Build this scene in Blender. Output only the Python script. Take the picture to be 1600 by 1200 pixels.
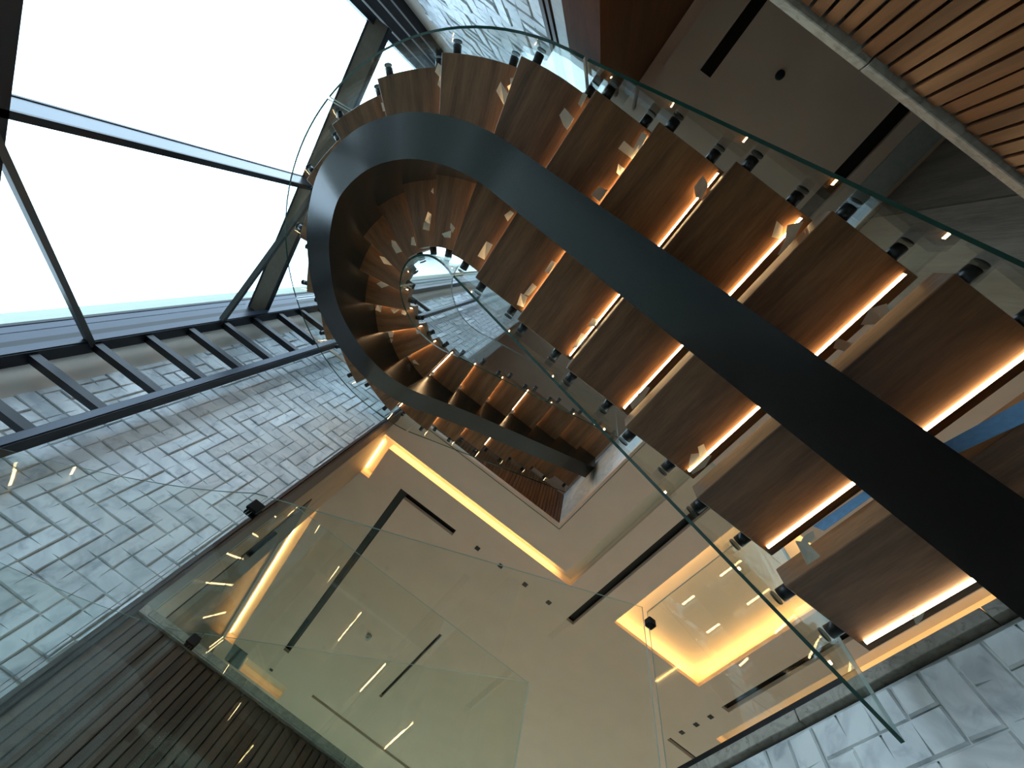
import bpy, bmesh, math, random
from math import sin, cos, pi, sqrt
from mathutils import Matrix, Vector

random.seed(7)
S = bpy.context.scene
for o in list(bpy.data.objects): bpy.data.objects.remove(o, do_unlink=True)
COL = S.collection

# ------------------------------------------------------------------ camera
ROWS = [[0.793765, 0.608176, 0.007719], [-0.570265, 0.739752, 0.357163], [0.211508, -0.287905, 0.93401]]
cam_d = bpy.data.cameras.new('camera'); cam_d.lens = 14.1694; cam_d.sensor_width = 36; cam_d.sensor_fit = 'HORIZONTAL'
cam_d.clip_start = 0.02; cam_d.clip_end = 300
cam = bpy.data.objects.new('camera', cam_d); COL.objects.link(cam)
cx = Vector([r[0] for r in ROWS]); cy = Vector([r[1] for r in ROWS]); cz = Vector([r[2] for r in ROWS])
M = Matrix.Identity(4)
for i in range(3):
    M[i][0] = cx[i]; M[i][1] = -cy[i]; M[i][2] = -cz[i]
cam.matrix_world = M
S.camera = cam

# ------------------------------------------------------------------ world, exposure
SKY = 4.3; EXPOSURE = 0.45; LED = 33.0; COVE = 16.0
w = bpy.data.worlds.new('world'); S.world = w; w.use_nodes = True
nt = w.node_tree; nt.nodes.clear()
wo = nt.nodes.new('ShaderNodeOutputWorld'); wb = nt.nodes.new('ShaderNodeBackground')
wt = nt.nodes.new('ShaderNodeTexCoord'); wn = nt.nodes.new('ShaderNodeTexNoise'); wr = nt.nodes.new('ShaderNodeValToRGB')
wn.inputs['Scale'].default_value = 1.6; wn.inputs['Detail'].default_value = 4
wr.color_ramp.elements[0].position = .35; wr.color_ramp.elements[0].color = (.52, .76, 1, 1)
wr.color_ramp.elements[1].position = .6; wr.color_ramp.elements[1].color = (.66, .85, 1, 1)
nt.links.new(wt.outputs['Generated'], wn.inputs['Vector']); nt.links.new(wn.outputs['Fac'], wr.inputs['Fac'])
nt.links.new(wr.outputs['Color'], wb.inputs['Color']); wb.inputs['Strength'].default_value = SKY
nt.links.new(wb.outputs[0], wo.inputs[0])
S.view_settings.view_transform = 'Standard'; S.view_settings.look = 'None'
S.view_settings.exposure = EXPOSURE; S.view_settings.gamma = 1.0; S.view_settings.use_curve_mapping = False
try:
    S.cycles.transparent_max_bounces = 32; S.cycles.max_bounces = 10; S.cycles.diffuse_bounces = 5; S.cycles.glossy_bounces = 6
except Exception: pass

# ------------------------------------------------------------------ main dimensions (metres, camera at the origin)
Z0, Z1, ZC, Z2, ZR = -2.48, 1.26, 4.30, 5.03, 14.0      # ground, first floor top, its ceiling, second floor top, roof
X1, YM, YN, XW = 1.57, 2.76, -.67, -2.8                 # faces of the stairwell
XL = -.87
RISE, TC, T1, R0, XC, YC = .17, 7.316, 17.57, 1.07, -.57, 1.03
HW = .485
STEP = 3.74

def P(t, o=0.):
    if t < TC: return (XC+(TC-t)*.315, YC-R0-o)
    if t < T1:
        a = (t-TC)*pi/(T1-TC); return (XC-(R0+o)*sin(a), YC-(R0+o)*cos(a))
    return (XC+(t-T1)*.325, YC+R0+o)
def zl(t): return 1.21+RISE*(t-1)

# ------------------------------------------------------------------ materials
MAT = {}
def new(name):
    m = bpy.data.materials.new(name); m.use_nodes = True; MAT[name] = m
    n = m.node_tree; b = n.nodes['Principled BSDF']; return m, n, b
def plain(name, col, rough=.6, metal=0., spec=.5, noise=0., nscale=30., bump=0.):
    m, n, b = new(name)
    b.inputs['Base Color'].default_value = (*col, 1); b.inputs['Roughness'].default_value = rough
    b.inputs['Metallic'].default_value = metal; b.inputs['Specular IOR Level'].default_value = spec
    if noise or bump:
        g = n.nodes.new('ShaderNodeNewGeometry'); t = n.nodes.new('ShaderNodeTexNoise')
        t.inputs['Scale'].default_value = nscale; t.inputs['Detail'].default_value = 6
        n.links.new(g.outputs['Position'], t.inputs['Vector'])
        if noise:
            r = n.nodes.new('ShaderNodeValToRGB')
            r.color_ramp.elements[0].position = .3; r.color_ramp.elements[1].position = .7
            r.color_ramp.elements[0].color = (*[c*(1-noise) for c in col], 1)
            r.color_ramp.elements[1].color = (*[min(1, c*(1+noise)) for c in col], 1)
            n.links.new(t.outputs['Fac'], r.inputs['Fac']); n.links.new(r.outputs[0], b.inputs['Base Color'])
        if bump:
            u = n.nodes.new('ShaderNodeBump'); u.inputs['Strength'].default_value = bump; u.inputs['Distance'].default_value = .01
            n.links.new(t.outputs['Fac'], u.inputs['Height']); n.links.new(u.outputs[0], b.inputs['Normal'])
    return m
def wood(name, dark, light, axis='Y', rough=.38, scale=1., world=False):
    m, n, b = new(name)
    tc = n.nodes.new('ShaderNodeTexCoord'); mp = n.nodes.new('ShaderNodeMapping')
    oi = n.nodes.new('ShaderNodeObjectInfo'); ad = n.nodes.new('ShaderNodeVectorMath'); ad.operation = 'MULTIPLY_ADD'
    cmb = n.nodes.new('ShaderNodeCombineXYZ')
    for k in range(3): n.links.new(oi.outputs['Random'], cmb.inputs[k])
    ad.inputs[1].default_value = (7.3, 3.1, 5.7)
    n.links.new(cmb.outputs[0], ad.inputs[0]); n.links.new(tc.outputs['Object'], ad.inputs[2])
    sc = {'X': (.09, 1, 1), 'Y': (1, .09, 1), 'Z': (1, 1, .09)}[axis]
    mp.inputs['Scale'].default_value = [v*scale for v in sc]
    n.links.new(ad.outputs[0], mp.inputs['Vector'])
    n1 = n.nodes.new('ShaderNodeTexNoise'); n1.inputs['Scale'].default_value = 9; n1.inputs['Detail'].default_value = 5; n1.inputs['Distortion'].default_value = .9
    n2 = n.nodes.new('ShaderNodeTexNoise'); n2.inputs['Scale'].default_value = 90; n2.inputs['Detail'].default_value = 8; n2.inputs['Roughness'].default_value = .7
    wv = n.nodes.new('ShaderNodeTexWave'); wv.inputs['Scale'].default_value = 3.3; wv.inputs['Distortion'].default_value = 9
    wv.inputs['Detail'].default_value = 3; wv.inputs['Detail Scale'].default_value = 1.2
    wv.bands_direction = 'X' if axis != 'X' else 'Y'
    for q in (n1, n2, wv): n.links.new(mp.outputs[0], q.inputs['Vector'])
    a1 = n.nodes.new('ShaderNodeMix'); a1.inputs[0].default_value = .14
    n.links.new(n1.outputs['Fac'], a1.inputs[2]); n.links.new(wv.outputs['Fac'], a1.inputs[3])
    a2 = n.nodes.new('ShaderNodeMix'); a2.inputs[0].default_value = .45
    n.links.new(a1.outputs[0], a2.inputs[2]); n.links.new(n2.outputs['Fac'], a2.inputs[3])
    r = n.nodes.new('ShaderNodeValToRGB'); r.color_ramp.elements[0].position = .30; r.color_ramp.elements[1].position = .68
    r.color_ramp.elements[0].color = (*dark, 1); r.color_ramp.elements[1].color = (*light, 1)
    n.links.new(a2.outputs[0], r.inputs['Fac'])
    hsv = n.nodes.new('ShaderNodeHueSaturation'); mr = n.nodes.new('ShaderNodeMapRange')
    mr.inputs['To Min'].default_value = .8; mr.inputs['To Max'].default_value = 1.2
    n.links.new(oi.outputs['Random'], mr.inputs['Value']); n.links.new(mr.outputs[0], hsv.inputs['Value'])
    n.links.new(r.outputs[0], hsv.inputs['Color']); n.links.new(hsv.outputs[0], b.inputs['Base Color'])
    b.inputs['Roughness'].default_value = rough
    u = n.nodes.new('ShaderNodeBump'); u.inputs['Strength'].default_value = .08; u.inputs['Distance'].default_value = .005
    n.links.new(n2.outputs['Fac'], u.inputs['Height']); n.links.new(u.outputs[0], b.inputs['Normal'])
    return m
def marble(name, base, vein, rough=.35, scale=1.):
    m, n, b = new(name)
    g = n.nodes.new('ShaderNodeNewGeometry'); oi = n.nodes.new('ShaderNodeObjectInfo')
    t1 = n.nodes.new('ShaderNodeTexNoise'); t1.inputs['Scale'].default_value = 2.5*scale; t1.inputs['Detail'].default_value = 8; t1.inputs['Distortion'].default_value = 1.6
    t2 = n.nodes.new('ShaderNodeTexNoise'); t2.inputs['Scale'].default_value = 14*scale; t2.inputs['Detail'].default_value = 6; t2.inputs['Distortion'].default_value = .6
    for t in (t1, t2): n.links.new(g.outputs['Position'], t.inputs['Vector'])
    r1 = n.nodes.new('ShaderNodeValToRGB'); e = r1.color_ramp.elements
    e[0].position = .40; e[0].color = (*base, 1); e[1].position = .60; e[1].color = (*base, 1)
    v = e.new(.50); v.color = (*[ (a+c)/2 for a, c in zip(base, vein)], 1)
    r2 = n.nodes.new('ShaderNodeValToRGB'); r2.color_ramp.elements[0].position = .22; r2.color_ramp.elements[1].position = .45
    r2.color_ramp.elements[0].color = (*[c/bb for c, bb in zip(vein, base)], 1); r2.color_ramp.elements[1].color = (1, 1, 1, 1)
    mx = n.nodes.new('ShaderNodeMix'); mx.data_type = 'RGBA'; mx.blend_type = 'MULTIPLY'; mx.inputs[0].default_value = 1
    n.links.new(t1.outputs['Fac'], r1.inputs['Fac']); n.links.new(t2.outputs['Fac'], r2.inputs['Fac'])
    n.links.new(r1.outputs[0], mx.inputs[6]); n.links.new(r2.outputs[0], mx.inputs[7])
    hsv = n.nodes.new('ShaderNodeHueSaturation'); mr = n.nodes.new('ShaderNodeMapRange')
    mr.inputs['To Min'].default_value = .92; mr.inputs['To Max'].default_value = 1.06
    n.links.new(oi.outputs['Random'], mr.inputs['Value']); n.links.new(mr.outputs[0], hsv.inputs['Value'])
    n.links.new(mx.outputs[2], hsv.inputs['Color']); n.links.new(hsv.outputs[0], b.inputs['Base Color'])
    b.inputs['Roughness'].default_value = rough
    return m
def emit(name, col, k):
    m = bpy.data.materials.new(name); m.use_nodes = True; n = m.node_tree; n.nodes.clear()
    o = n.nodes.new('ShaderNodeOutputMaterial'); e = n.nodes.new('ShaderNodeEmission')
    e.inputs['Color'].default_value = (*col, 1); e.inputs['Strength'].default_value = k
    n.links.new(e.outputs[0], o.inputs[0]); MAT[name] = m; return m
def glassmat(name, tint):
    m = bpy.data.materials.new(name); m.use_nodes = True; n = m.node_tree; n.nodes.clear()
    o = n.nodes.new('ShaderNodeOutputMaterial'); tr = n.nodes.new('ShaderNodeBsdfTransparent'); gl = n.nodes.new('ShaderNodeBsdfGlossy')
    tr.inputs['Color'].default_value = (*tint, 1); gl.inputs['Roughness'].default_value = 0.0; gl.inputs['Color'].default_value = (.93, 1, .96, 1)
    lw = n.nodes.new('ShaderNodeLayerWeight'); lw.inputs['Blend'].default_value = .5
    pw = n.nodes.new('ShaderNodeMath'); pw.operation = 'POWER'; pw.inputs[1].default_value = 5
    ma = n.nodes.new('ShaderNodeMath'); ma.operation = 'MULTIPLY_ADD'; ma.inputs[1].default_value = .96; ma.inputs[2].default_value = .04
    mx = n.nodes.new('ShaderNodeMixShader')
    n.links.new(lw.outputs['Facing'], pw.inputs[0]); n.links.new(pw.outputs[0], ma.inputs[0]); n.links.new(ma.outputs[0], mx.inputs[0])
    n.links.new(tr.outputs[0], mx.inputs[1]); n.links.new(gl.outputs[0], mx.inputs[2]); n.links.new(mx.outputs[0], o.inputs[0])
    MAT[name] = m; return m

wood('walnut', (.075, .030, .010), (.33, .160, .068), 'Y', rough=.42)
wood('walnut_slat', (.055, .018, .006), (.20, .074, .025), 'Z', rough=.45)
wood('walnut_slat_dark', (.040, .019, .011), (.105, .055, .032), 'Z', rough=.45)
wood('stone_wood', (.045, .034, .027), (.30, .235, .18), 'Z', rough=.3, scale=.8)
wood('brown_wall', (.10, .065, .035), (.24, .165, .10), 'Z', rough=.35, scale=.7)
wood('dark_panel', (.05, .017, .006), (.13, .048, .016), 'Z', rough=.65)
marble('marble', (.62, .66, .68), (.34, .38, .42))
marble('marble_warm', (.66, .66, .63), (.36, .37, .37))
marble('coping', (.34, .30, .24), (.16, .14, .11), rough=.6, scale=4)
plain('ceiling_paint', (.74, .575, .47), .85, noise=.03, nscale=3)
plain('plaster', (.55, .49, .42), .9, noise=.04, nscale=4)
plain('cove_paint', (.80, .72, .60), .8)
plain('black_slot', (.006, .006, .007), .5)
plain('dark_frame', (.030, .040, .060), .28, metal=.3, noise=.08, nscale=8)
plain('black_frame', (.006, .008, .013), .4, spec=.35)
plain('bronze_frame', (.13, .10, .075), .45, noise=.1)
plain('brace_steel', (.07, .075, .075), .4, metal=.5)
plain('steel', (.005, .0065, .006), .24)
MAT['steel'].node_tree.nodes['Principled BSDF'].inputs['IOR'].default_value = 1.58
plain('backing', (.010, .006, .004), .9)
MAT['dark_panel'].node_tree.nodes['Principled BSDF'].inputs['Specular IOR Level'].default_value = .15
plain('standoff', (.008, .009, .010), .3)
plain('clamp', (.004, .004, .005), .5, spec=.2)
plain('tape', (.74, .66, .52), .8, noise=.05)
plain('tape_white', (.80, .74, .66), .75)
plain('blue_film', (.16, .33, .52), .35, noise=.1, nscale=60)
plain('ground_tile', (.55, .52, .46), .4, noise=.1, nscale=3)
plain('floor_finish', (.70, .64, .54), .4, noise=.1, nscale=3)
plain('lawn_green', (.11, .12, .095), .9, noise=.5, nscale=3)
plain('outer_wall', (.56, .60, .50), .9)
plain('trim_brown', (.035, .018, .013), .5)
plain('dark_screen', (.012, .022, .022), .2)
plain('pale_stone', (.42, .45, .44), .4, noise=.1)
plain('glass_edge', (.015, .060, .045), .12)
plain('glass_edge_skylit', (.42, .52, .50), .12)  # pale colour paints the sky's reflection onto the polished cut edges
glassmat('glass', (.965, .985, .972))
glassmat('window_glass', (.97, .98, .98))
glassmat('green_glass', (.94, .985, .90))  # tint turns the daylight of the added far window greenish
emit('led', (1.0, .66, .33), LED)
emit('cove_led', (1.0, .58, .20), COVE)

# ------------------------------------------------------------------ helpers
def add_box(bm, a, b, mi=0):
    v = [bm.verts.new((x, y, z)) for z in (a[2], b[2]) for y in (a[1], b[1]) for x in (a[0], b[0])]
    fs = [(0, 2, 3, 1), (4, 5, 7, 6), (0, 1, 5, 4), (2, 6, 7, 3), (0, 4, 6, 2), (1, 3, 7, 5)]
    for f in fs:
        q = bm.faces.new([v[i] for i in f]); q.material_index = mi
def mesh(name, bm, mats):
    me = bpy.data.meshes.new(name); bm.to_mesh(me); bm.free()
    for m in (mats if isinstance(mats, (list, tuple)) else [mats]): me.materials.append(MAT[m])
    return me
def link(name, me, parent=None, loc=None, rz=None):
    o = bpy.data.objects.new(name, me); COL.objects.link(o)
    if loc is not None: o.location = loc
    if rz is not None: o.rotation_euler = (0, 0, rz)
    if parent is not None: o.parent = parent
    return o
def obj(name, bm, mats, parent=None, loc=None, rz=None): return link(name, mesh(name, bm, mats), parent, loc, rz)
def box(name, a, b, mats, parent=None, bevel=0):
    # origin at the base centre of the box
    c = ((a[0]+b[0])/2, (a[1]+b[1])/2, min(a[2], b[2]))
    bm = bmesh.new(); add_box(bm, [min(a[i], b[i])-c[i] for i in range(3)], [max(a[i], b[i])-c[i] for i in range(3)])
    if bevel: bmesh.ops.bevel(bm, geom=bm.edges[:], offset=bevel, segments=1, affect='EDGES')
    pl = parent.location if parent is not None else Vector((0, 0, 0))
    return obj(name, bm, mats, parent, loc=Vector(c)-pl)
def struct(o): o['kind'] = 'structure'; return o
def empty(name, loc=(0, 0, 0)):
    o = bpy.data.objects.new(name, None); COL.objects.link(o); o.location = loc; o.empty_display_size = .1; return o
def tag(o, label, cat, group=None):
    o['label'] = label; o['category'] = cat
    if group: o['group'] = group
    return o
def bar(bm, p, q, wd, th, up=(0, 0, 1)):
    p = Vector(p); q = Vector(q); d = (q-p).normalized(); s = d.cross(Vector(up))
    if s.length < 1e-4: s = Vector((1, 0, 0))
    s.normalize(); u = s.cross(d).normalized(); s = s*wd/2; u = u*th/2
    v = [bm.verts.new(c+a*s+b*u) for c in (p, q) for a, b in ((-1, -1), (1, -1), (1, 1), (-1, 1))]
    for f in ((0, 1, 2, 3), (7, 6, 5, 4), (0, 4, 5, 1), (1, 5, 6, 2), (2, 6, 7, 3), (3, 7, 4, 0)): bm.faces.new([v[i] for i in f])
def barobj(name, p, q, wd, th, mat, parent=None, up=(0, 0, 1)):
    bm = bmesh.new(); c = Vector(p); bar(bm, (0, 0, 0), Vector(q)-c, wd, th, up)
    bmesh.ops.recalc_face_normals(bm, faces=bm.faces[:])
    pl = parent.location if parent is not None else Vector((0, 0, 0))
    return obj(name, bm, mat, parent, loc=c-pl)

# ------------------------------------------------------------------ large structure
struct(box('floor', (-3.1, -5, Z0-.1), (9, 10.5, Z0), 'ground_tile'))
lawn = struct(box('ground', (-60, -60, Z0-.25), (60, 60, Z0-.12), 'lawn_green'))

def plate(name, rects, holes, z0, z1, mat):
    # flat slab made of cells, with rectangular openings
    xs = sorted(set([v for r in rects+holes for v in (r[0], r[2])])); ys = sorted(set([v for r in rects+holes for v in (r[1], r[3])]))
    inside = lambda x, y, L: any(r[0] < x < r[2] and r[1] < y < r[3] for r in L)
    bm = bmesh.new()
    cell = {}
    for i in range(len(xs)-1):
        for j in range(len(ys)-1):
            mx, my = (xs[i]+xs[i+1])/2, (ys[j]+ys[j+1])/2
            if inside(mx, my, rects) and not inside(mx, my, holes): cell[i, j] = 1
    V = {}
    def v(i, j, k):
        if (i, j, k) not in V: V[i, j, k] = bm.verts.new((xs[i], ys[j], (z0, z1)[k]))
        return V[i, j, k]
    for (i, j) in cell:
        bm.faces.new((v(i, j, 0), v(i, j+1, 0), v(i+1, j+1, 0), v(i+1, j, 0)))
        bm.faces.new((v(i, j, 1), v(i+1, j, 1), v(i+1, j+1, 1), v(i, j+1, 1)))
        if (i-1, j) not in cell: bm.faces.new((v(i, j, 0), v(i, j, 1), v(i, j+1, 1), v(i, j+1, 0)))
        if (i+1, j) not in cell: bm.faces.new((v(i+1, j, 0), v(i+1, j+1, 0), v(i+1, j+1, 1), v(i+1, j, 1)))
        if (i, j-1) not in cell: bm.faces.new((v(i, j, 0), v(i+1, j, 0), v(i+1, j, 1), v(i, j, 1)))
        if (i, j+1) not in cell: bm.faces.new((v(i, j+1, 0), v(i, j+1, 1), v(i+1, j+1, 1), v(i+1, j+1, 0)))
    return obj(name, bm, mat)

# ceiling over the first floor, with its lit coves and black slots
FLOORS = [(X1, -5, 9, 10.5), (-3.1, YM, X1, 10.5), (-.60, -5, X1, YN)]
CS = [  # cove slots (x0,y0,x1,y1)
    (-.86, 3.25, 2.24, 3.39), (-.86, 3.39, -.72, 3.98), (2.07, .3, 2.24, 3.25),
    (5.16, -1.5, 5.42, 3.93), (-1.25, 4.6, -1.07, 8.8), (-.72, 8.85, .17, 9.3)]
TRAY = (2.99, 1.0, 4.39, 3.42)
SL = [  # black linear slots (x0,y0,x1,y1)
    (-.29, 3.79, -.18, 8.05), (-.18, 3.79, .64, 3.90), (2.54, -1.2, 2.66, 3.86), (4.80, 1.5, 4.92, 3.46),
    (4.80, 4.40, 5.9, 4.47), (.6, 8.55, 4.4, 8.63), (1.45, 5.5, 1.50, 7.5), (-.33, -5, -.22, -1.66), (1.11, -5, 1.23, -1.15)]
SQ = [(1.01, 3.81), (1.40, 3.81), (1.81, 3.81), (2.21, 3.81), (4.84, 3.69), (4.83, 3.94), (4.82, 4.20), (-.25, 8.71)]
ceil = plate('ceiling', FLOORS, CS+[TRAY]+SL, ZC, ZC+.05, 'ceiling_paint'); struct(ceil)
# raised border line around the opening
for a, b in (((X1+.035, YN, ZC-.004), (X1+.041, YM+.04, ZC+.001)), ((XL, YM+.035, ZC-.004), (X1+.041, YM+.041, ZC+.001))):
    box('shadow_gap', a, b, 'trim_brown', ceil)
def recess(r, depth, grow=0., mat='cove_paint', name='cove_recess'):
    # open-bottomed tray above an opening, wall thickness 1 cm
    x0, y0, x1, y1 = r[0]-grow, r[1]-grow, r[2]+grow, r[3]+grow; z0 = ZC+.05; z1 = ZC+depth
    bm = bmesh.new()
    add_box(bm, (x0-.01, y0-.01, z1), (x1+.01, y1+.01, z1+.01))
    add_box(bm, (x0-.01, y0-.01, z0), (x0, y1+.01, z1)); add_box(bm, (x1, y0-.01, z0), (x1+.01, y1+.01, z1))
    add_box(bm, (x0, y0-.01, z0), (x1, y0, z1)); add_box(bm, (x0, y1, z0), (x1, y1+.01, z1))
    if grow:
        for a, b in (((x0, y0, z0-.001), (x1, r[1], z0+.003)), ((x0, r[3], z0-.001), (x1, y1, z0+.003)), ((x0, r[1], z0-.001), (r[0], r[3], z0+.003)), ((r[2], r[1], z0-.001), (x1, r[3], z0+.003))):
            add_box(bm, a, b)
    return obj(name, bm, mat, ceil)
def u_recess(cells, depth):
    x = [c[0] for c in cells]
rc = bmesh.new()
# cove 1 is one U-shaped channel: build its roof and its walls piece by piece
z0, z1 = ZC+.0495, ZC+.12
for a, b in (((-.87, 3.24, z1), (2.25, 3.40, z1+.01)), ((-.87, 3.40, z1), (-.71, 3.99, z1+.01)), ((2.06, .29, z1), (2.25, 3.24, z1+.01)),
             ((-.87, 3.24, z0), (2.07, 3.25, z1)), ((-.71, 3.39, z0), (2.25, 3.40, z1)), ((-.87, 3.25, z0), (-.86, 3.98, z1)),
             ((-.72, 3.40, z0), (-.71, 3.98, z1)), ((-.86, 3.98, z0), (-.72, 3.99, z1)), ((2.24, .3, z0), (2.25, 3.39, z1)),
             ((2.06, .3, z0), (2.07, 3.24, z1)), ((2.07, .29, z0), (2.24, .30, z1))):
    add_box(rc, a, b)
obj('cove_recess', rc, 'cove_paint', ceil)
for r in CS[3:]: recess(r, .12)
recess(TRAY, .20, .12)
for r in SL: recess(r, .075, 0, 'black_slot', 'slot_recess')
def led(a, b): return box('cove_led', a, b, 'cove_led', ceil)
led((-.80, 3.255, ZC+.095), (2.0, 3.287, ZC+.105)); led((-.855, 3.42, ZC+.095), (-.845, 3.95, ZC+.105))
led((5.17, -1.4, ZC+.095), (5.18, 3.88, ZC+.105)); led((-1.245, 4.65, ZC+.095), (-1.235, 8.75, ZC+.105)); led((-.70, 8.86, ZC+.095), (.15, 8.87, ZC+.105))
tx0, ty0, tx1, ty1 = TRAY
led((tx0, ty1+.05, ZC+.06), (tx1, ty1+.065, ZC+.075)); led((tx1+.05, ty0, ZC+.06), (tx1+.065, ty1, ZC+.075))
led((tx0, ty0-.065, ZC+.06), (tx1, ty0-.05, ZC+.075)); led((tx0-.065, ty0, ZC+.06), (tx0-.05, ty1, ZC+.075))


# floor plates
INSET = [(X1+.21, -5, 9, 10.5), (-3.1, YM+.21, X1+.21, 10.5), (-.60, -5, X1+.21, YN-.21)]
F1 = plate('floor_upper', INSET, [], Z1-.24, Z1-.002, 'floor_finish'); struct(F1)
F2 = plate('floor_top', INSET, [], Z2-.2, Z2, 'floor_finish'); struct(F2)
struct(box('ceiling_roof', (-3.0, -5, ZR), (9, 10.5, ZR+.15), 'ceiling_paint'))
# outer walls
struct(box('wall_far', (-3.1, 9.7, Z0), (9, 9.85, Z1+.3), 'ceiling_paint')); struct(box('wall_far', (-3.1, 9.7, ZC-.15), (9, 9.85, ZR), 'ceiling_paint'))
W2 = empty('added_window_far', (3, 9.75, Z1)); struct(W2)  # unseen window, added so daylight reaches the ceiling from the far side
for k in range(7): box('mullion', (-3.0+1.98*k, 9.72, Z1+.3), (-2.95+1.98*k, 9.8, ZC-.15), 'black_frame', W2)
for k in range(6): box('pane', (-2.95+1.98*k, 9.755, Z1+.3), (-1.02+1.98*k, 9.765, ZC-.15), 'green_glass', W2)
struct(box('wall_near', (-3.1, -5.15, Z0), (9, -5, ZR), 'ceiling_paint'))
struct(box('wall_side', (9, -5.15, Z0), (9.15, 10.65, Z1+1.5), 'ceiling_paint')); struct(box('wall_side', (9, -5.15, ZC-.8), (9.15, 10.65, ZR), 'ceiling_paint'))
W4 = empty('added_window_side', (9.07, 3, Z1)); struct(W4)  # unseen side window, added to let more daylight in
for k in range(9): box('mullion', (9.03, -5.1+1.96*k, Z1+1.5), (9.12, -5.05+1.96*k, ZC-.8), 'black_frame', W4)
for k in range(8): box('pane', (9.07, -5.05+1.96*k, Z1+1.5), (9.08, -3.14+1.96*k, ZC-.8), 'window_glass', W4)
struct(box('wall_outside_left', (-3.1, 3.0, Z0), (-2.96, 10.5, ZR), 'ceiling_paint'))
struct(box('wall_outside_right', (-3.1, -5, Z0), (-2.96, -.9, ZR), 'ceiling_paint'))

# marble walls (solid backs; tiles are laid on them as parts)
WL = struct(box('wall_left', (-2.97, YM+.02, Z0), (XL+.0, YM+.24, ZR), 'plaster'))
WB = struct(box('wall_back', (-2.97, YN-.24, Z0), (-.90, YN-.02, ZR), 'plaster'))
WR = struct(box('wall_right', (X1+.02, YN, Z0), (X1+.2, YM, Z1-.05), 'marble_warm'))
TILES = {}
def tile_mesh(w_, h_, var, mat):
    key = (round(w_, 3), round(h_, 3), var, mat)
    if key in TILES: return TILES[key]
    # local: x across, z up, front face towards -y ; corner heights vary so the joints taper
    hs = [(.016, .016, .007, .007), (.007, .016, .016, .007), (.007, .007, .016, .016), (.016, .007, .007, .016), (.016, .010, .004, .010), (.004, .012, .016, .008)][var]
    g = .0022; c = .0055
    bm = bmesh.new()
    cr = [(g, g), (w_-g, g), (w_-g, h_-g), (g, h_-g)]; ci = [(g+c, g+c), (w_-g-c, g+c), (w_-g-c, h_-g-c), (g+c, h_-g-c)]
    bk = [bm.verts.new((x, 0, z)) for x, z in cr]
    fr = [bm.verts.new((x, -hs[k]+.006 if hs[k] > .008 else -.001, z)) for k, (x, z) in enumerate(cr)]
    fi = [bm.verts.new((x, -hs[k], z)) for k, (x, z) in enumerate(ci)]
    for k in range(4):
        l = (k+1) % 4
        bm.faces.new((bk[k], bk[l], fr[l], fr[k])); bm.faces.new((fr[k], fr[l], fi[l], fi[k]))
    bm.faces.new(fi)
    bmesh.ops.recalc_face_normals(bm, faces=bm.faces[:])
    if abs(max(w_, h_)-.3) < .002 and abs(min(w_, h_)-.1) < .002:
        # two carved grooves carry the neighbours' joints on into the stone and taper out
        face = [f for f in bm.faces if all(v in fi for v in f.verts)][0]; bm.faces.remove(face)
        hor = w_ > h_; lo, hi = g+c, .1-g-c; gw = .0038
        def hz(x, z):
            u, v = (x-ci[0][0])/(ci[2][0]-ci[0][0]), (z-ci[0][1])/(ci[2][1]-ci[0][1])
            return hs[0]*(1-u)*(1-v)+hs[1]*u*(1-v)+hs[2]*u*v+hs[3]*(1-u)*v
        def vv(l, q, dep=0):
            x, z = (l, q) if hor else (q, l); return bm.verts.new((x, -hz(x, z)+dep, z))
        P4 = {(round(x, 5), round(z, 5)): fi[k] for k, (x, z) in enumerate(ci)}
        def crn(l, q): x, z = (l, q) if hor else (q, l); return P4[(round(x, 5), round(z, 5))]
        k1 = (.55, .8, .95)[var % 3]; k2 = (.9, .5, .75)[var % 3]
        u1, u2 = (.2, .1)          # joint positions on the low and the high long side
        a, m_, b = vv(u1-gw, lo), vv(u1, lo, .009), vv(u1+gw, lo); tip = vv(u1, lo+(hi-lo)*k1)
        a2, m2, b2 = vv(u2-gw, hi), vv(u2, hi, .009), vv(u2+gw, hi); tip2 = vv(u2, hi-(hi-lo)*k2)
        far = .3-g-c
        A, B, C, D = crn(lo, lo), crn(far, lo), crn(far, hi), crn(lo, hi)
        for q in ((D, A, tip2), (D, tip2, a2), (A, a, tip2), (a, tip, tip2), (tip, b2, tip2), (tip, C, b2), (tip, B, C), (tip, b, B),
                  (a, m_, tip), (m_, b, tip), (b2, m2, tip2), (m2, a2, tip2)):
            f = bm.faces.new(q)
            f.normal_update()
            if f.normal.y > 0: f.normal_flip()
    TILES[key] = mesh('tile', bm, mat); return TILES[key]
def herring(region, put, U=.1):
    u0, v0, u1, v1 = region; seen = set()
    for i in range(int(math.floor(u0/U))-3, int(math.ceil(u1/U))+3):
        for j in range(int(math.floor(v0/U))-3, int(math.ceil(v1/U))+3):
            d = (i-j) % 6
            if d < 3: a = ('h', i-d, j); r = ((i-d)*U, j*U, (i-d+3)*U, (j+1)*U)
            else: b = j-(5-d); a = ('v', i, b); r = (i*U, b*U, (i+1)*U, (b+3)*U)
            if a in seen: continue
            seen.add(a)
            r = (max(r[0], u0), max(r[1], v0), min(r[2], u1), min(r[3], v1))
            if r[2]-r[0] < .02 or r[3]-r[1] < .02: continue
            put(r, (hash_(a[1], a[2])) % 6)
def hash_(a, b): return (a*73856093 ^ b*19349663) >> 3
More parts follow.
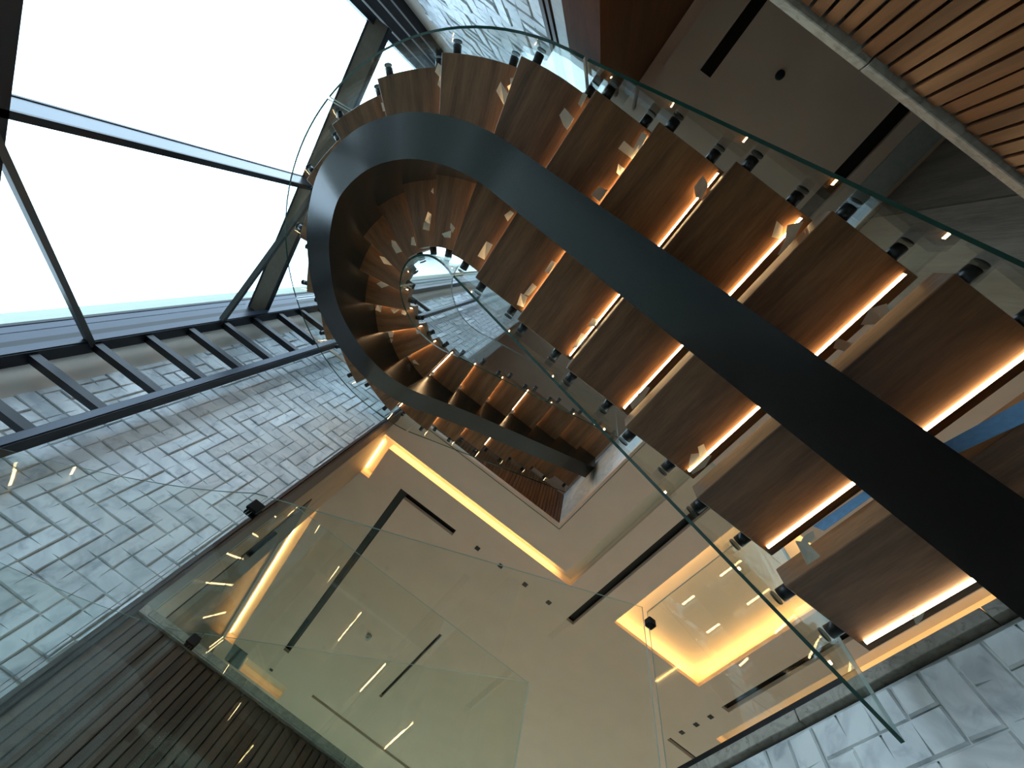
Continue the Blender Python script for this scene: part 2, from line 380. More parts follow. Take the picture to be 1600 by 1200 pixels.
def lay(wall, kind, pos, region, far, mat):
    # kind 'y-': face looks to -y at y=pos ; 'y+': looks to +y ; 'x-': looks to -x
    wl = wall.location
    rest = bmesh.new()
    def place(r, var):
        w_, h_ = r[2]-r[0], r[3]-r[1]; me = tile_mesh(w_, h_, var, mat)
        if kind == 'y-': loc, rz = (r[0], pos, r[1]), 0
        elif kind == 'y+': loc, rz = (r[2], pos, r[1]), pi
        else: loc, rz = (pos, r[2], r[1]), -pi/2
        return me, loc, rz
    def one(r, var):
        me, loc, rz = place(r, var); link('tile', me, wall, Vector(loc)-wl, rz)
    herring(region, one)
    for reg in far:
        def many(r, var):
            me, loc, rz = place(r, var)
            tmp = me.copy(); tmp.transform(Matrix.Translation(loc) @ Matrix.Rotation(rz, 4, 'Z')); rest.from_mesh(tmp); bpy.data.meshes.remove(tmp)
        herring(reg, many)
    if far:
        rest.transform(Matrix.Translation(-wl)); o = obj('tile_field', rest, mat, wall); o['kind'] = 'stuff'
    else: rest.free()
lay(WL, 'y-', YM+.02, (-2.45, .3, XL-.002, 4.6), [(-2.45, Z0, XL-.002, .3), (-2.45, 4.6, XL-.002, ZR)], 'marble')
lay(WB, 'y+', YN-.02, (-2.45, 1.3, -.90, 4.6), [(-2.45, Z0, -.90, 1.3), (-2.45, 4.6, -.90, ZR)], 'marble')
lay(WR, 'x-', X1+.02, (YN+.02, .4, YM, 1.205), [(YN+.02, Z0, YM, .4)], 'marble_warm')

# corner trims of the two marble walls
def trim(name, a, b, m): return struct(box(name, a, b, m))
t1 = trim('trim_1', (XL, YM-.015, Z0), (XL+.022, YM+.24, ZC), 'trim_brown')
t2 = trim('trim_2', (XL+.026, YM-.005, Z0), (XL+.05, YM+.22, ZC), 'trim_brown')
t3 = trim('trim_3', (-.90, YN-.22, Z0), (-.875, YN+.005, ZC), 'trim_brown')
t4 = trim('trim_4', (-.862, YN-.22, Z0), (-.84, YN+.003, ZC), 'trim_brown')
t5 = trim('trim_5', (-.83, YN-.22, Z0), (-.765, YN-.003, ZC), 'pale_stone')
# wooden end panel and dark return wall on the far side
struct(box('wall_return', (-.765, YN-.22, Z0), (-.57, YN-.004, ZC), 'dark_panel'))
struct(box('wall_passage', (-.765, -5, Z1), (-.70, YN-.22, ZC), 'dark_panel'))
# brown wall behind the corner, dark glazed recess past it
wbr = struct(box('wall_brown', (XL-.1, YM+.24, Z1), (-.86, 3.98, ZC), 'brown_wall'))
struct(box('wall_recess', (-1.42, 4.0, Z1), (-1.30, 10.4, ZC), 'dark_screen'))
struct(box('wall_recess_end', (-1.30, 3.9, Z1), (-.97, 3.98, ZC), 'brown_wall'))
DR = struct(box('reflection_panel', (-.862, 3.42, Z1), (-.852, 3.97, 3.0), 'dark_screen'))  # dark sheet standing in for a dark reflection on the brown wall
box('reflection_panel_bar', (-.852, 3.5, Z1+1.0), (-.83, 3.52, Z1+1.3), 'clamp', DR)  # made-up bar on the stand-in reflection sheet
box('access_panel', (-1.05, 8.75, ZC-.006), (-.74, 9.3, ZC+.002), 'dark_screen', ceil)
# streaked stone wall on the first floor beyond the near void edge
ws = struct(box('wall_stone', (1.60, -5, Z1), (1.75, YN-.05, ZC), 'stone_wood'))
for y0, y1 in ((-2.6, -1.56), (-1.545, -.74), (-3.7, -2.615), (-5, -3.715)):
    box('stone_panel', (1.578, y0, Z1+.01), (1.60, y1, ZC-.01), 'stone_wood', ws)
band = struct(box('trim_6', (1.34, -5, ZC-.02), (1.545, -1.5, ZC+.001), 'pale_stone'))

# slatted faces
def slats(wall, kind, pos, a, b, z0, z1, pitch, wd, mat, name='slat'):
    wl = wall.location; n = int((b-a)/pitch); me = {}
    for v in range(4):
        bm = bmesh.new(); dd = .016+.002*v
        add_box(bm, (-wd/2, -dd if kind == 'y-' else 0, 0), (wd/2, 0 if kind == 'y-' else dd, z1-z0))
        if kind == 'x-': bm.transform(Matrix.Rotation(-pi/2, 4, 'Z'))
        me[v] = mesh(name, bm, mat)
    for i in range(n+1):
        c = a+pitch*(i+.5)
        if c > b: break
        link(name, me[random.randrange(4)], wall, Vector((c, pos, z0))-wl)
wf = struct(box('wall_front', (XL+.05, YM+.03, Z0), (X1+.02, YM+.2, Z1-.05), 'backing'))
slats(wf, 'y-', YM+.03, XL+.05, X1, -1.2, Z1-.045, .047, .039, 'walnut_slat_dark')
wv = struct(box('wall_void', (-.57, YN-.2, Z0), (3.6, YN-.03, Z1-.04), 'backing'))
slats(wv, 'y+', YN-.03, -.05, 2.9, -.2, Z1-.035, .0365, .0285, 'walnut_slat')
wu = struct(box('wall_upper', (XL+.02, YM+.03, ZC+.001), (X1+.02, YM+.2, Z2-.001), 'backing'))
slats(wu, 'y-', YM+.03, XL+.05, X1, ZC+.02, Z2-.02, .047, .039, 'walnut_slat')
wm = struct(box('wall_upper_marble', (X1+.02, YN, ZC+.001), (X1+.2, YM+.03, Z2-.001), 'marble'))
for k, (y0, y1) in enumerate(((YN+.01, .2), (.207, 1.16), (1.167, 2.1), (2.107, YM))):
    box('panel', (X1+.004, y0, ZC+.012), (X1+.02, y1, Z2-.01), 'marble', wm)
wu2 = struct(box('wall_upper_void', (-.57, YN-.2, ZC+.001), (X1+.02, YN-.03, Z2-.001), 'backing'))
slats(wu2, 'y+', YN-.03, -.55, X1, ZC+.02, Z2-.02, .047, .039, 'walnut_slat')

# stone coping around the void at first-floor level
cp = empty('trim_7', (0, 0, 0)); struct(cp)
def cop(a, b):
    box('coping_stone', a, b, 'coping', cp, bevel=.002)
def run(lo, hi, step, f):
    x = lo
    while x < hi-.05:
        e = min(hi, x+step+random.uniform(-.05, .05))
        if hi-e < .12: e = hi
        f(x+.0015, e-.0015); x = e
run(YN+.01, YM-.0, .74, lambda a, b: cop((X1-.008, a, Z1-.042), (X1+.25, b, Z1)))
run(XL+.055, X1-.01, .66, lambda a, b: cop((a, YM-.012, Z1-.044), (b, YM+.25, Z1)))
run(-.56, 3.6, .8, lambda a, b: cop((a, YN-.25, Z1-.032), (b, YN+.004, Z1)))

# ------------------------------------------------------------------ window wall
WN = empty('window_1', (XW, 0, Z0)); struct(WN)
def wbx(name, a, b, m): return box(name, a, b, m, WN)
for (za, zb) in ((1.50, 1.63), (3.85, 3.885), (6.2, 6.24)):
    wbx('transom', (-2.83, -.42, za), (-2.65, 2.68, zb), 'bronze_frame')
    wbx('transom_edge', (-2.845, -.42, za-.006), (-2.83, 2.68, zb+.006), 'black_frame'); wbx('transom_edge', (-2.65, -.42, za-.006), (-2.635, 2.68, zb+.006), 'black_frame')
wbx('mullion', (-2.83, 1.075, Z0), (-2.655, 1.105, ZR), 'dark_frame')
wbx('mullion_edge', (-2.655, 1.070, Z0), (-2.635, 1.112, ZR), 'black_frame'); wbx('mullion_edge', (-2.85, 1.070, Z0), (-2.83, 1.112, ZR), 'black_frame')
wbx('jamb', (-2.95, 2.655, Z0), (-2.80, YM+.02, ZR), 'dark_frame')
wbx('jamb_edge', (-2.975, 2.650, Z0), (-2.95, YM+.02, ZR), 'black_frame')
wbx('jamb_inner', (-2.80, 2.650, Z0), (-2.735, YM+.02, ZR), 'black_frame')
for y0, y1 in ((-.43, -.365), (-.52, -.445), (-.60, -.535), (-.70, -.615)):
    wbx('jamb', (-2.93, y0, Z0), (-2.78, y1, ZR), 'black_frame')
wbx('sill', (-2.95, -.69, Z0), (-2.65, 2.76, Z0+.05), 'black_frame')
for y0, y1 in ((-.365, 1.07), (1.112, 2.65)):
    for za, zb in ((Z0+.05, 1.50), (1.63, 3.85), (3.885, 6.2), (6.24, ZR)):
        bm = bmesh.new(); add_box(bm, (-2.888, y0-.005, za), (-2.878, y1+.005, zb)); bm.transform(Matrix.Translation((-XW, 0, -Z0)))
        obj('pane', bm, 'window_glass', WN)
barobj('brace', (-2.60, 2.60, 2.19), (-2.66, 1.11, 1.56), .05, .035, 'brace_steel', WN)
barobj('brace', (-2.60, 2.60, 3.25), (-2.66, 1.11, 3.85), .05, .035, 'brace_steel', WN)
struct(box('wall_reveal', (-3.14, 2.70, Z0), (-2.976, 3.02, ZR), 'outer_wall'))
struct(box('wall_reveal_far', (-3.14, -.90, Z0), (-2.976, -.70, ZR), 'outer_wall'))

# steel ladder frame in front of the left marble wall
LF = empty('steel_ladder_frame', (-2.28, 2.6, Z0)); tag(LF, 'tall dark steel ladder frame in front of the marble wall by the window', 'frame')
box('rail', (-2.66, 2.56, Z0), (-2.58, 2.66, ZR), 'black_frame', LF); box('rail_face', (-2.65, 2.552, Z0), (-2.59, 2.56, ZR), 'dark_frame', LF)
box('rail', (-2.01, 2.575, Z0), (-1.94, 2.66, ZR), 'black_frame', LF); box('rail_face', (-2.0, 2.567, Z0), (-1.95, 2.575, ZR), 'dark_frame', LF)
for k in range(-11, 16):
    z = 1.85+.358*k
    o = box('rung', (-2.58, 2.575, z-.022), (-2.01, 2.64, z+.028), 'black_frame', LF)

# ------------------------------------------------------------------ staircases
def tread_mesh(n):
    m = 1 if (n+1 <= TC or n >= T1) else 7
    ov = .07 if n >= 15 and n not in (16, 19, 23) else 0
    ts = [n-.10+(1.098+ov)*k/m for k in range(m+1)]
    if n < TC < n+1: ts = sorted(ts+[TC])
    if n < T1 < n+1: ts = sorted(ts+[T1])
    o, rz = frame(n+.5); iv = Matrix.Rotation(-rz, 4, 'Z') @ Matrix.Translation((-o[0], -o[1], 0))
    pts = [P(t, -HW) for t in ts]+[P(t, HW) for t in reversed(ts)]
    pts = [iv @ Vector((x, y, 0)) for x, y in pts]
    bm = bmesh.new(); c = .003
    lo = [bm.verts.new((p.x, p.y, 0)) for p in pts]; hi = [bm.verts.new((p.x, p.y, .08)) for p in pts]
    k = len(pts)
    f = bm.faces.new(lo); g = bm.faces.new(list(reversed(hi)))
    for i in range(k):
        j = (i+1) % k; bm.faces.new((lo[i], hi[i], hi[j], lo[j]))
    bmesh.ops.recalc_face_normals(bm, faces=bm.faces[:])
    ed = [e for e in bm.edges if e.calc_face_angle(0) > .9]
    bmesh.ops.bevel(bm, geom=ed, offset=.0025, segments=1, affect='EDGES')
    return mesh('tread', bm, 'walnut')
def frame(t):
    x, y = P(t); x1, y1 = P(t, .1)
    return (x, y), math.atan2(y1-y, x1-x)-pi/2      # local +y points to the outer side
so = bmesh.new()
def cyl(bm, r, y0, y1, seg=14, mi=0):
    a = [[bm.verts.new((r*cos(2*pi*k/seg), y, r*sin(2*pi*k/seg))) for k in range(seg)] for y in (y0, y1)]
    for k in range(seg):
        q = bm.faces.new((a[0][k], a[1][k], a[1][(k+1) % seg], a[0][(k+1) % seg])); q.smooth = True
    bm.faces.new(a[0]); bm.faces.new(list(reversed(a[1])))
cyl(so, .022, 0, .047); cyl(so, .0235, .061, .066)
bmesh.ops.recalc_face_normals(so, faces=so.faces[:])
STAND = mesh('standoff', so, 'standoff')
def led_mesh(n, side):
    o, rz = frame(n+.5); iv = Matrix.Rotation(-rz, 4, 'Z') @ Matrix.Translation((-o[0], -o[1], 0))
    t = n+.030; bm = bmesh.new()
    p = iv @ Vector((*P(t, side*.105), 0)); q = iv @ Vector((*P(t, side*.468), 0))
    d = (q-p).normalized(); b = iv @ Vector((*P(t+.05), 0))-iv @ Vector((*P(t), 0)); b = (b-d*b.dot(d)).normalized()
    A = [bm.verts.new(c+b*x+Vector((0, 0, z))) for c in (p, q) for x, z in ((-.0035, .001), (-.0035, -.009), (.0035, .001))]
    for k, f in enumerate(((1, 4, 5, 2), (0, 3, 4, 1), (0, 1, 2), (5, 4, 3))): bm.faces.new([A[i] for i in f]).material_index = 0 if k == 0 else 1
    bmesh.ops.recalc_face_normals(bm, faces=bm.faces[:])
    return mesh('led_strip', bm, ['led', 'walnut'])
def stringer_mesh(t0, t1):
    bm = bmesh.new(); prev = None; st = []
    n = int(math.floor(t0))
    SAG = [(7.3, 0), (8, .045), (9, .117), (10, .15), (11, .165), (12, .13), (13, .105), (14, .11), (15, .10), (16, .10), (17, .08), (18, .03), (19, 0)]
    def bot(t):
        d = 0
        for (a, p), (b, q) in zip(SAG, SAG[1:]):
            if a <= t <= b: k = (t-a)/(b-a); k = k*k*(3-2*k)*.5+k*.5; d = p+(q-p)*k
        return zl(t)-.44-d
    t = t0
    while t < t1-1e-6:
        e = min(math.floor(t+1e-6)+1, t1); m = 1 if (e <= TC or t >= T1) else 8
        for k in range(m+1):
            s = t+(e-t)*k/m; st.append((s, bot(s), zl(math.floor(t+1e-6))-.001))
        t = e
    rows = [[(*P(q, -.097), zb), (*P(q, .097), zb), (*P(q, .097), zt), (*P(q, -.097), zt)] for q, zb, zt in st]
    for k in range(4):
        l = (k+1) % 4; prev = None; pc = None
        for c in rows:
            if pc is not None and k != 0 and (Vector(c[0])-Vector(pc[0])).length < 1e-5 and k != 2: prev = None
            v = (bm.verts.new(c[k]), bm.verts.new(c[l]))
            if k == 0 and pc is not None and (Vector(c[0])-Vector(pc[0])).length < 1e-5:
                bm.verts.remove(v[0]); bm.verts.remove(v[1]); pc = c; continue
            if prev:
                f = bm.faces.new((prev[0], v[0], v[1], prev[1])); f.smooth = k != 2
            prev = v; pc = c
    for c, rev in ((rows[0], 0), (rows[-1], 1)):
        bm.faces.new([bm.verts.new(x) for x in (reversed(c) if not rev else c)])
    return mesh('stringer', bm, 'steel')
def glass_mesh(t0, t1, side, zb, zt, th=.012):
    # curved or straight pane, 12 mm thick; bottom edge dark, other cut edges pale with painted sky reflection
    r0 = side*(HW+.0465); r1 = side*(HW+.0465+th); bm = bmesh.new()
    ts = [t0, t1]+[t for t in (TC, T1) if t0 < t < t1]
    a, b = max(t0, TC), min(t1, T1)
    if a < b: ts += [a+(b-a)*k/20 for k in range(21)]
    if t1 > 24: ts += [24.0, 24.01]
    ts = sorted(set(round(t, 5) for t in ts))
    # faces of the pane and its cut edges use separate vertices, so the faces shade cleanly
    cs = Vector((0, 0, 0)); rows = []
    for t in ts:
        p, q = P(t, r0), P(t, r1); rows.append([(*p, zb(t)), (*q, zb(t)), (*q, zt(t)), (*p, zt(t))])
    for k in range(4):
        l = (k+1) % 4; prev = None
        for c in rows:
            v = (bm.verts.new(c[k]), bm.verts.new(c[l]))
            if prev:
                f = bm.faces.new((prev[0], v[0], v[1], prev[1]))
                f.material_index = (1, 0, 2, 0)[k]; f.smooth = k in (1, 3)
            prev = v
    for c, rev in ((rows[0], 0), (rows[-1], 1)):
        f = bm.faces.new([bm.verts.new(x) for x in (reversed(c) if not rev else c)]); f.material_index = 2
    if side < 0:
        for f in bm.faces: f.normal_flip()
    return mesh('glass_panel', bm, ['glass', 'glass_edge', 'glass_edge_skylit'])

ST = empty('staircase', (X1, YC, Z1))
tag(ST, 'winding walnut tread staircase on one dark steel stringer, turning overhead beside the window', 'staircase')
TM = {}; FR = {}
for n in range(1, 24):
    TM[n] = tread_mesh(n); FR[n] = frame(n+.5)
LM = {}
stl = ST.location.copy()
link('stringer', stringer_mesh(.56, 23.99), ST, -stl)
for n in range(1, 24):
    (x, y), rz = FR[n]
    tr = link('tread', TM[n], ST, Vector((x, y, zl(n)))-stl, rz)
    for s in (-1, 1):
        LM[n, s] = led_mesh(n, s); link('led_strip', LM[n, s], tr)
    iv = Matrix.Rotation(-rz, 4, 'Z') @ Matrix.Translation((-x, -y, 0))
    for s in (-1, 1):
        for dt in ((.2, .85) if (s == 1 or n < 7 or n > 17) else (.5,)):
            q = P(n+dt, s*HW); (qx, qy), qr = frame(n+dt); l = iv @ Vector((*q, 0))
            link('standoff', STAND, tr, (l.x, l.y, .035), (qr-rz) + (pi if s < 0 else 0))
gb = lambda t: zl(t)-.26
gt = lambda t: zl(t)+.88
for a, b in ((1.0, 7.27), (7.33, 10.72), (10.76, 14.1), (14.14, 17.55), (17.61, 24.0)): link('glass_panel', glass_mesh(a, b, 1, gb, gt), ST, -stl)
for a, b in ((1.0, 7.27), (7.33, 12.4), (12.44, 17.55), (17.61, 24.0)): link('glass_panel', glass_mesh(a, b, -1, gb, gt), ST, -stl)

# the flight below: only its upper half shows
LS = empty('staircase', (X1, YC, Z0))
tag(LS, 'lower winding staircase whose sloping clear glass guards cross the ceiling view', 'staircase')
lsl = LS.location.copy(); dz = Vector((0, 0, -STEP))
link('stringer', stringer_mesh(.56, 12.), LS, dz-lsl)
for n in range(1, 12):
    (x, y), rz = FR[n]; link('tread', TM[n], LS, Vector((x, y, zl(n)-STEP))-lsl, rz)
go = lambda t: zl(t)+.91-.08*max(0, t-18)/6
gi = lambda t: zl(t)+.935-.095*max(0, t-18)/6
for a, b in ((9.0, 13.4), (13.44, 17.86), (17.90, 23.86)): link('glass_panel', glass_mesh(a, b, 1, gb, go, .007), LS, dz-lsl)
for a, b in ((9.0, 13.4), (13.44, 17.72), (17.76, 24.29)): link('glass_panel', glass_mesh(a, b, -1, lambda t: gb(t) if t <= 24.0 else Z1+.012+STEP, gi, .007), LS, dz-lsl)
def clampobj(loc, rz, parent, nm='clamp', s=.025):
    bm = bmesh.new()
    for y0, y1 in ((-.024, -.008), (.008, .024)): add_box(bm, (-s, y0, -s), (s, y1, s))
    bmesh.ops.bevel(bm, geom=bm.edges[:], offset=.003, segments=1, affect='EDGES')
    return obj(nm, bm, 'clamp', parent, loc=Vector(loc)-parent.location, rz=rz)
clampobj((-.51, 1.563, 1.165), 0, LS); clampobj((-.478, 2.64, 1.20), 0, LS)

# floor-edge guards
G1 = empty('glass_guard', (X1-.03, 1.0, Z1)); tag(G1, 'clear glass guard with one black corner clamp along the marble floor edge', 'guard rail')
def gpanel(a, b, par):
    bm = bmesh.new(); add_box(bm, a, b)
    for f in bm.faces:
        n = f.normal
        f.normal_update(); n = f.normal
        thin = min(range(3), key=lambda i: abs(b[i]-a[i]))
        f.material_index = 0 if abs(n[thin]) > .9 else 1
    bm.transform(Matrix.Translation(-par.location)); obj('glass_panel', bm, ['glass', 'glass_edge_skylit'], par)
gpanel((1.615, .56, Z1), (1.622, 1.53, 2.205), G1)
box('clamp', (1.592, 1.49, 2.085), (1.645, 1.543, 2.135), 'clamp', G1, bevel=.006)
box('base_channel', (1.60, .56, Z1), (1.642, 1.53, Z1+.05), 'clamp', G1)
G2 = empty('glass_guard', (.4, YM-.06, Z1)); tag(G2, 'long clear glass guard standing above the dark slatted wall', 'guard rail')
gpanel((-.75, YM-.07, Z1-.06), (1.50, YM-.063, 2.225), G2)

# ------------------------------------------------------------------ ceiling fittings
for i, (x, y) in enumerate(SQ):
    pos = ['first of the square spots beside the long yellow cove', 'second square spot out from the black corner slot', 'third square spot out from the black corner slot', 'square spot nearest the end of the long black slot',
           'square spot nearest the lower black slot by the marble edge', 'middle square spot of the row of three near the marble edge', 'outer square spot of the row of three near the marble edge', 'lone square spot above the dark slatted wall'][i]
    bm = bmesh.new(); s = .032
    add_box(bm, (-s, -s, -.004), (s, s, .0)); add_box(bm, (-s*.7, -s*.7, -.006), (s*.7, s*.7, -.004))
    tag(obj('ceiling_spot', bm, 'black_slot', loc=(x, y, ZC-.0005)), 'small '+('black ' if 'black' not in pos else '')+pos, 'ceiling light', 'square ceiling spots')
def disc(name, x, y, r, h, m, label, cat):
    bm = bmesh.new(); cyl(bm, r, 0, h, 20); cyl(bm, r*.6, h, h*1.6, 16); bm.transform(Matrix.Rotation(-pi/2, 4, 'X')); bmesh.ops.recalc_face_normals(bm, faces=bm.faces[:])
    tag(obj(name, bm, m, loc=(x, y, ZC-.001)), label, cat)
disc('smoke_detector', .23, -1.95, .035, .02, 'dark_screen', 'small round dark sensor on the grey ceiling near the top right slats', 'detector')
disc('sprinkler', .67, 6.45, .045, .05, 'pale_stone', 'round pale ceiling fitting beside the short thin black slot', 'sprinkler')

# ------------------------------------------------------------------ tape and film left on the stairs
TAPES = [
  ('c9', 9, [(-1.421, -0.291), (-1.375, -0.29), (-1.334, -0.211), (-1.342, -0.195), (-1.365, -0.202), (-1.372, -0.242), (-1.412, -0.247)]) ,
  ('c8a', 8, [(-0.987, -0.381), (-0.979, -0.333), (-0.907, -0.303), (-0.915, -0.356)]) ,
  ('c8b', 8, [(-0.952, -0.419), (-0.936, -0.432), (-0.917, -0.424), (-0.912, -0.364), (-0.94, -0.38), (-0.935, -0.396)]) ,
  ('c10', 10, [(-1.732, 0.067), (-1.699, 0.054), (-1.674, 0.08), (-1.696, 0.102)]) ,
  ('o7a', 7, [(-0.553, -0.528), (-0.528, -0.529), (-0.521, -0.472), (-0.543, -0.477)]) ,
  ('o7b', 7, [(-0.587, -0.431), (-0.519, -0.418), (-0.519, -0.364), (-0.547, -0.369), (-0.589, -0.393)]) ,
  ('o6a', 6, [(-0.244, -0.436), (-0.246, -0.4), (-0.161, -0.401), (-0.167, -0.433)]) ,
  ('o6b', 6, [(-0.203, -0.503), (-0.173, -0.505), (-0.162, -0.418), (-0.189, -0.413)]) ,
  ('o6c', 6, [(-0.206, -0.353), (-0.17, -0.353), (-0.172, -0.321), (-0.19, -0.321)]) ,
  ('o6d', 6, [(-0.219, -0.233), (-0.174, -0.244), (-0.174, -0.186), (-0.224, -0.188)]) ,
  ('o5', 5, [(0.109, -0.468), (0.15, -0.454), (0.166, -0.403), (0.14, -0.396), (0.109, -0.418)]) ,
  ('o4a', 4, [(0.408, -0.457), (0.439, -0.455), (0.467, -0.422), (0.434, -0.409)]) ,
  ('o4b', 4, [(0.443, -0.463), (0.477, -0.502), (0.494, -0.447), (0.522, -0.386), (0.488, -0.373), (0.474, -0.422)]) ,
  ('o3a', 3, [(0.787, -0.379), (0.809, -0.416), (0.836, -0.401), (0.854, -0.367), (0.807, -0.326)]) ,
  ('o3b', 3, [(0.785, -0.254), (0.832, -0.269), (0.842, -0.238), (0.802, -0.223)]) ,
  ('i1a', 1, [(0.999, 0.27), (1.0, 0.243), (1.028, 0.26), (1.027, 0.287), (1.008, 0.293)]) ,
  ('i1b', 1, [(0.997, 0.304), (1.024, 0.284), (1.08, 0.293), (1.075, 0.338)]) ,
  ('i1c', 1, [(1.404, 0.264), (1.416, 0.226), (1.438, 0.255), (1.439, 0.281)]) ,
  ('i3a', 3, [(0.732, 0.328), (0.742, 0.305), (0.782, 0.328), (0.773, 0.358)]) ,
  ('i3b', 3, [(0.737, 0.368), (0.761, 0.339), (0.796, 0.322), (0.813, 0.374), (0.801, 0.43), (0.764, 0.411)]) ,
  ('i4', 4, [(0.457, 0.299), (0.488, 0.288), (0.502, 0.351), (0.496, 0.41), (0.469, 0.394), (0.467, 0.343)]) ,
  ('i5a', 5, [(0.123, 0.225), (0.156, 0.211), (0.161, 0.244), (0.129, 0.268)]) ,
  ('i5b', 5, [(0.125, 0.309), (0.162, 0.3), (0.166, 0.361), (0.137, 0.392)]) ,
  ('i6a', 6, [(-0.198, 0.146), (-0.177, 0.142), (-0.17, 0.204), (-0.195, 0.208)]) ,
  ('i6b', 6, [(-0.211, 0.288), (-0.182, 0.29), (-0.189, 0.35), (-0.214, 0.361)]) ,
  ('i6c', 6, [(-0.229, 0.364), (-0.191, 0.359), (-0.176, 0.413), (-0.211, 0.422)]) ,
  ('i7a', 7, [(-0.561, 0.286), (-0.523, 0.279), (-0.516, 0.371), (-0.557, 0.376)]) ,
  ('i7b', 7, [(-0.542, 0.087), (-0.518, 0.086), (-0.523, 0.138), (-0.555, 0.123)]) ,
  ('i8a', 8, [(-0.84, 0.349), (-0.802, 0.356), (-0.799, 0.389), (-0.828, 0.374)]) ,
  ('i8b', 8, [(-0.853, 0.431), (-0.81, 0.379), (-0.794, 0.419), (-0.828, 0.439)]) ,
  ('i9a', 9, [(-1.056, 0.404), (-1.03, 0.405), (-1.008, 0.458), (-1.044, 0.464)]) ,
  ('i9b', 9, [(-1.049, 0.473), (-1.012, 0.451), (-0.989, 0.495), (-1.031, 0.511)]) ,
  ('i9c', 9, [(-1.101, 0.268), (-1.104, 0.296), (-1.082, 0.298)]) ,
  ('i10', 10, [(-1.141, 0.639), (-1.127, 0.624), (-1.085, 0.666), (-1.119, 0.684)]) ,
  ('i11', 11, [(-1.332, 0.785), (-1.302, 0.775), (-1.223, 0.807), (-1.254, 0.846), (-1.311, 0.82)]) ,
  ('i12', 12, [(-1.435, 0.996), (-1.394, 0.978), (-1.308, 0.994), (-1.374, 1.024)]) ,
  ('i13', 13, [(-1.427, 1.266), (-1.396, 1.223), (-1.322, 1.208), (-1.369, 1.27)]) ,
  ('i14a', 14, [(-1.401, 1.485), (-1.359, 1.468), (-1.337, 1.532), (-1.39, 1.543)]) ,
  ('i14b', 14, [(-1.449, 1.558), (-1.419, 1.506), (-1.4, 1.565)]) ,
  ('i14c', 14, [(-1.274, 1.448), (-1.198, 1.39), (-1.223, 1.46)]) ,
  ('i14d', 14, [(-1.177, 1.389), (-1.128, 1.359), (-1.123, 1.406), (-1.167, 1.418)]) ,
  ('i15a', 15, [(-1.276, 1.763), (-1.192, 1.69), (-1.177, 1.742), (-1.239, 1.799)]) ,
  ('i15b', 15, [(-1.218, 1.782), (-1.167, 1.759), (-1.157, 1.832), (-1.209, 1.824)]) ,
  ('i15c', 15, [(-1.02, 1.533), (-0.988, 1.484), (-0.967, 1.531), (-0.995, 1.561)]) ,
  ('i16a', 16, [(-0.935, 1.907), (-0.92, 1.877), (-0.846, 1.888), (-0.909, 1.921)]) ,
]
WHERE = {
 'c9': 'notched cream tape strip under the tread at the top of the turn', 'c8a': 'kite shaped cream tape piece right of the top of the turn', 'c8b': 'hooked cream tape curl above the kite shaped piece',
 'c10': 'small cream tape stub on the outer turn above the stringer', 'o7a': 'thin curved tape sliver by the glass joint standoff', 'o7b': 'pointed cream tape piece on the outer tread below the glass joint',
 'o6a': 'translucent tape flap beside a straight cream strip on the outer flight', 'o6b': 'straight cream tape strip against the outer tread edge', 'o6c': 'small yellowish tape tab between two larger outer scraps',
 'o6d': 'crumpled yellow lit tape piece touching the stringer on the outer flight', 'o5': 'glowing folded tape tab on the uppermost visible light line', 'o4a': 'pale torn tape leaf at the end of the second outer light line',
 'o4b': 'large crumpled tape clump across the second outer light line', 'o3a': 'rounded white tape sheet right of the third outer light line', 'o3b': 'small square tape patch beside the third outer light line',
 'i1a': 'knotted tape loop above the long cream tail on the lowest gap', 'i1b': 'long cream tape tail hanging in the lowest inner gap', 'i1c': 'small pale tape tab on the lowest tread edge',
 'i3a': 'upper petal of the glowing tape clump at the inner tread end', 'i3b': 'lower part of the glowing tape clump at the inner tread end', 'i4': 'jagged tape strip beside the second inner light line',
 'i5a': 'folded tape tab midway on the first inner light line', 'i5b': 'crumpled tape bunch at the end of the first inner light line', 'i6a': 'tiny tape tab high on the orange lit inner tread',
 'i6b': 'square cream tape patch with a slit on the inner flight', 'i6c': 'rounded tape patch near the inner glass guard', 'i7a': 'straight cream tape strip on the plain inner tread',
 'i7b': 'small angular tape scrap touching the stringer inside', 'i8a': 'small hooked tape curl inside the turn', 'i8b': 'arrow shaped tape piece inside the turn',
 'i9a': 'orange tinted tape tab inside the turn', 'i9b': 'grey square tape patch below the orange tinted tab', 'i9c': 'tiny triangular tape chip inside the turn', 'i10': 'small upright tape tab just left of the oval opening',
 'i11': 'angular tape strip left of the oval opening', 'i12': 'slanting tape sliver left of the oval opening', 'i13': 'faint tape scrap on the reddish inner tread', 'i14a': 'first pale tape square on the shadowed turning tread',
 'i14b': 'triangular tape chip on the dark stringer side', 'i14c': 'wavy tape sliver on the shadowed turning tread', 'i14d': 'rounded tape tab at the inner end of the shadowed tread',
 'i15a': 'crumpled tape knot at the inside of the lower turn', 'i15b': 'hanging tape shred under the crumpled knot', 'i15c': 'small pinkish tape square near the oval glass', 'i16a': 'pink lit tape curl on the dark lower turn'}
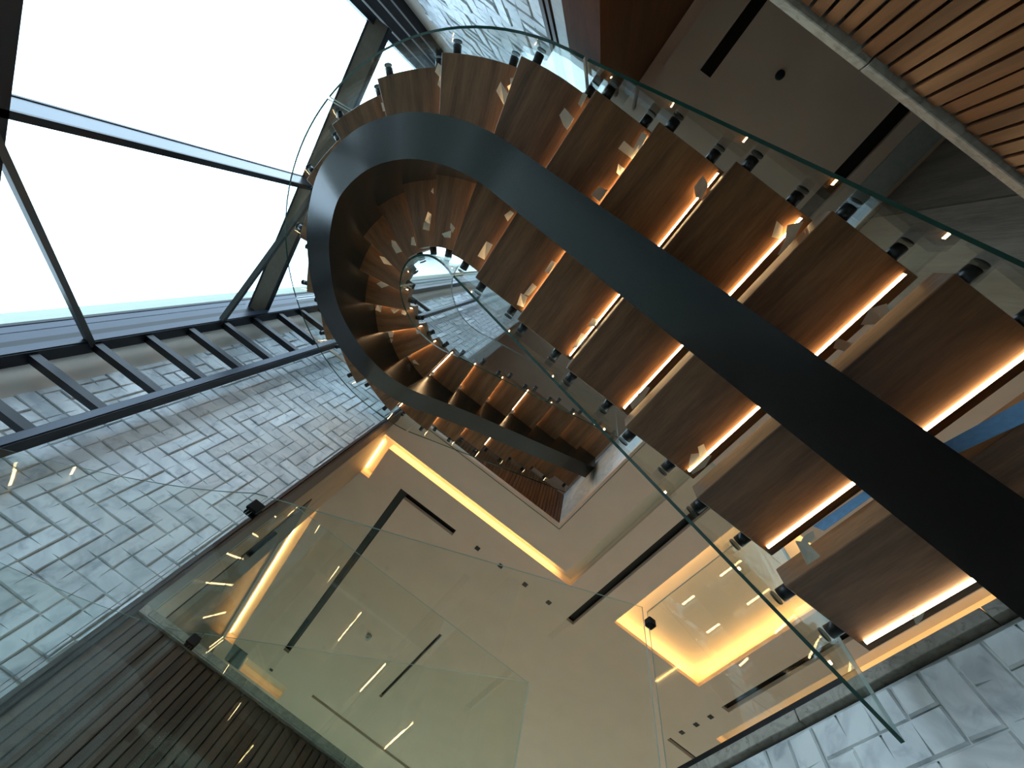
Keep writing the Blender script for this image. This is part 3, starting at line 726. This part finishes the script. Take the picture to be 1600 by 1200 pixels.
for key, n, pts in TAPES:
    z = zl(n)-(.015 if key in ('o4b', 'o5', 'o6d') else .0035); c = (sum(p[0] for p in pts)/len(pts), sum(p[1] for p in pts)/len(pts))
    bm = bmesh.new(); rr = random.Random(key)
    k = rr.randrange(len(pts)); vv = []
    for i, p in enumerate(pts):
        d = .012*rr.random() if i in (k, (k+1) % len(pts)) else .001*rr.random()
        vv.append(bm.verts.new((p[0]-c[0], p[1]-c[1], -d)))
    ctr = bm.verts.new((0, 0, -.0015))
    for i in range(len(pts)): bm.faces.new((vv[i], vv[(i+1) % len(pts)], ctr))
    bmesh.ops.recalc_face_normals(bm, faces=bm.faces[:])
    bmesh.ops.solidify(bm, geom=bm.faces[:], thickness=.0008)
    tag(obj('tape_scrap', bm, 'tape', loc=(c[0], c[1], z)), WHERE[key], 'tape', 'torn tape scraps stuck under the treads')
# small white shreds where treads meet the far flight's stringer
for n in list(range(15, 24)):
    for s in ((-1, 1) if n > 16 else (-1,)):
        p = P(n+.06, s*(.125 if s < 0 else .15)); rr = random.Random(n*3+s)
        bm = bmesh.new(); pts = [(-.02, -.012), (.012, -.022), (.022, .004), (.004, .02), (-.012, .012)]
        vv = [bm.verts.new((x*(1+.5*rr.random()), y*(1+.5*rr.random()), -.008*rr.random())) for x, y in pts]; bm.faces.new(vv)
        bmesh.ops.triangulate(bm, faces=bm.faces[:]); bmesh.ops.solidify(bm, geom=bm.faces[:], thickness=.0008)
        tag(obj('tape_scrap', bm, 'tape_white', loc=(*p, zl(n)-.006)), 'tiny white tape shred under the %s tread from the top, %s side of stringer' % (['topmost', 'second', 'third', 'fourth', 'fifth', 'sixth', 'seventh', 'eighth', 'ninth'][23-n], 'outer' if s > 0 else 'inner'), 'tape', 'tiny white shreds on the far flight')
def sheet(name, pts, th, m, label, cat, group=None):
    bm = bmesh.new(); c = Vector(pts[0]); vv = [bm.verts.new(Vector(p)-c) for p in pts]; bm.faces.new(vv)
    bmesh.ops.triangulate(bm, faces=bm.faces[:]); bmesh.ops.solidify(bm, geom=bm.faces[:], thickness=th); bmesh.ops.recalc_face_normals(bm, faces=bm.faces[:])
    tag(obj(name, bm, m, loc=c), label, cat, group)
sheet('blue_tape', [(1.085, .256, 1.318), (1.085, .034, 1.308), (1.085, .027, 1.276), (1.085, .238, 1.276)], .001, 'blue_film', 'short pale blue tape strip on the inner side of the lowest gap', 'tape', 'blue tape strips')
sheet('blue_tape', [(1.085, -.152, 1.283), (1.085, -.34, 1.245), (1.085, -.53, 1.225), (1.085, -.50, 1.17), (1.085, -.297, 1.186), (1.085, -.157, 1.226)], .001, 'blue_film', 'long blue tape strip running off the right edge below the outer flight', 'tape', 'blue tape strips')
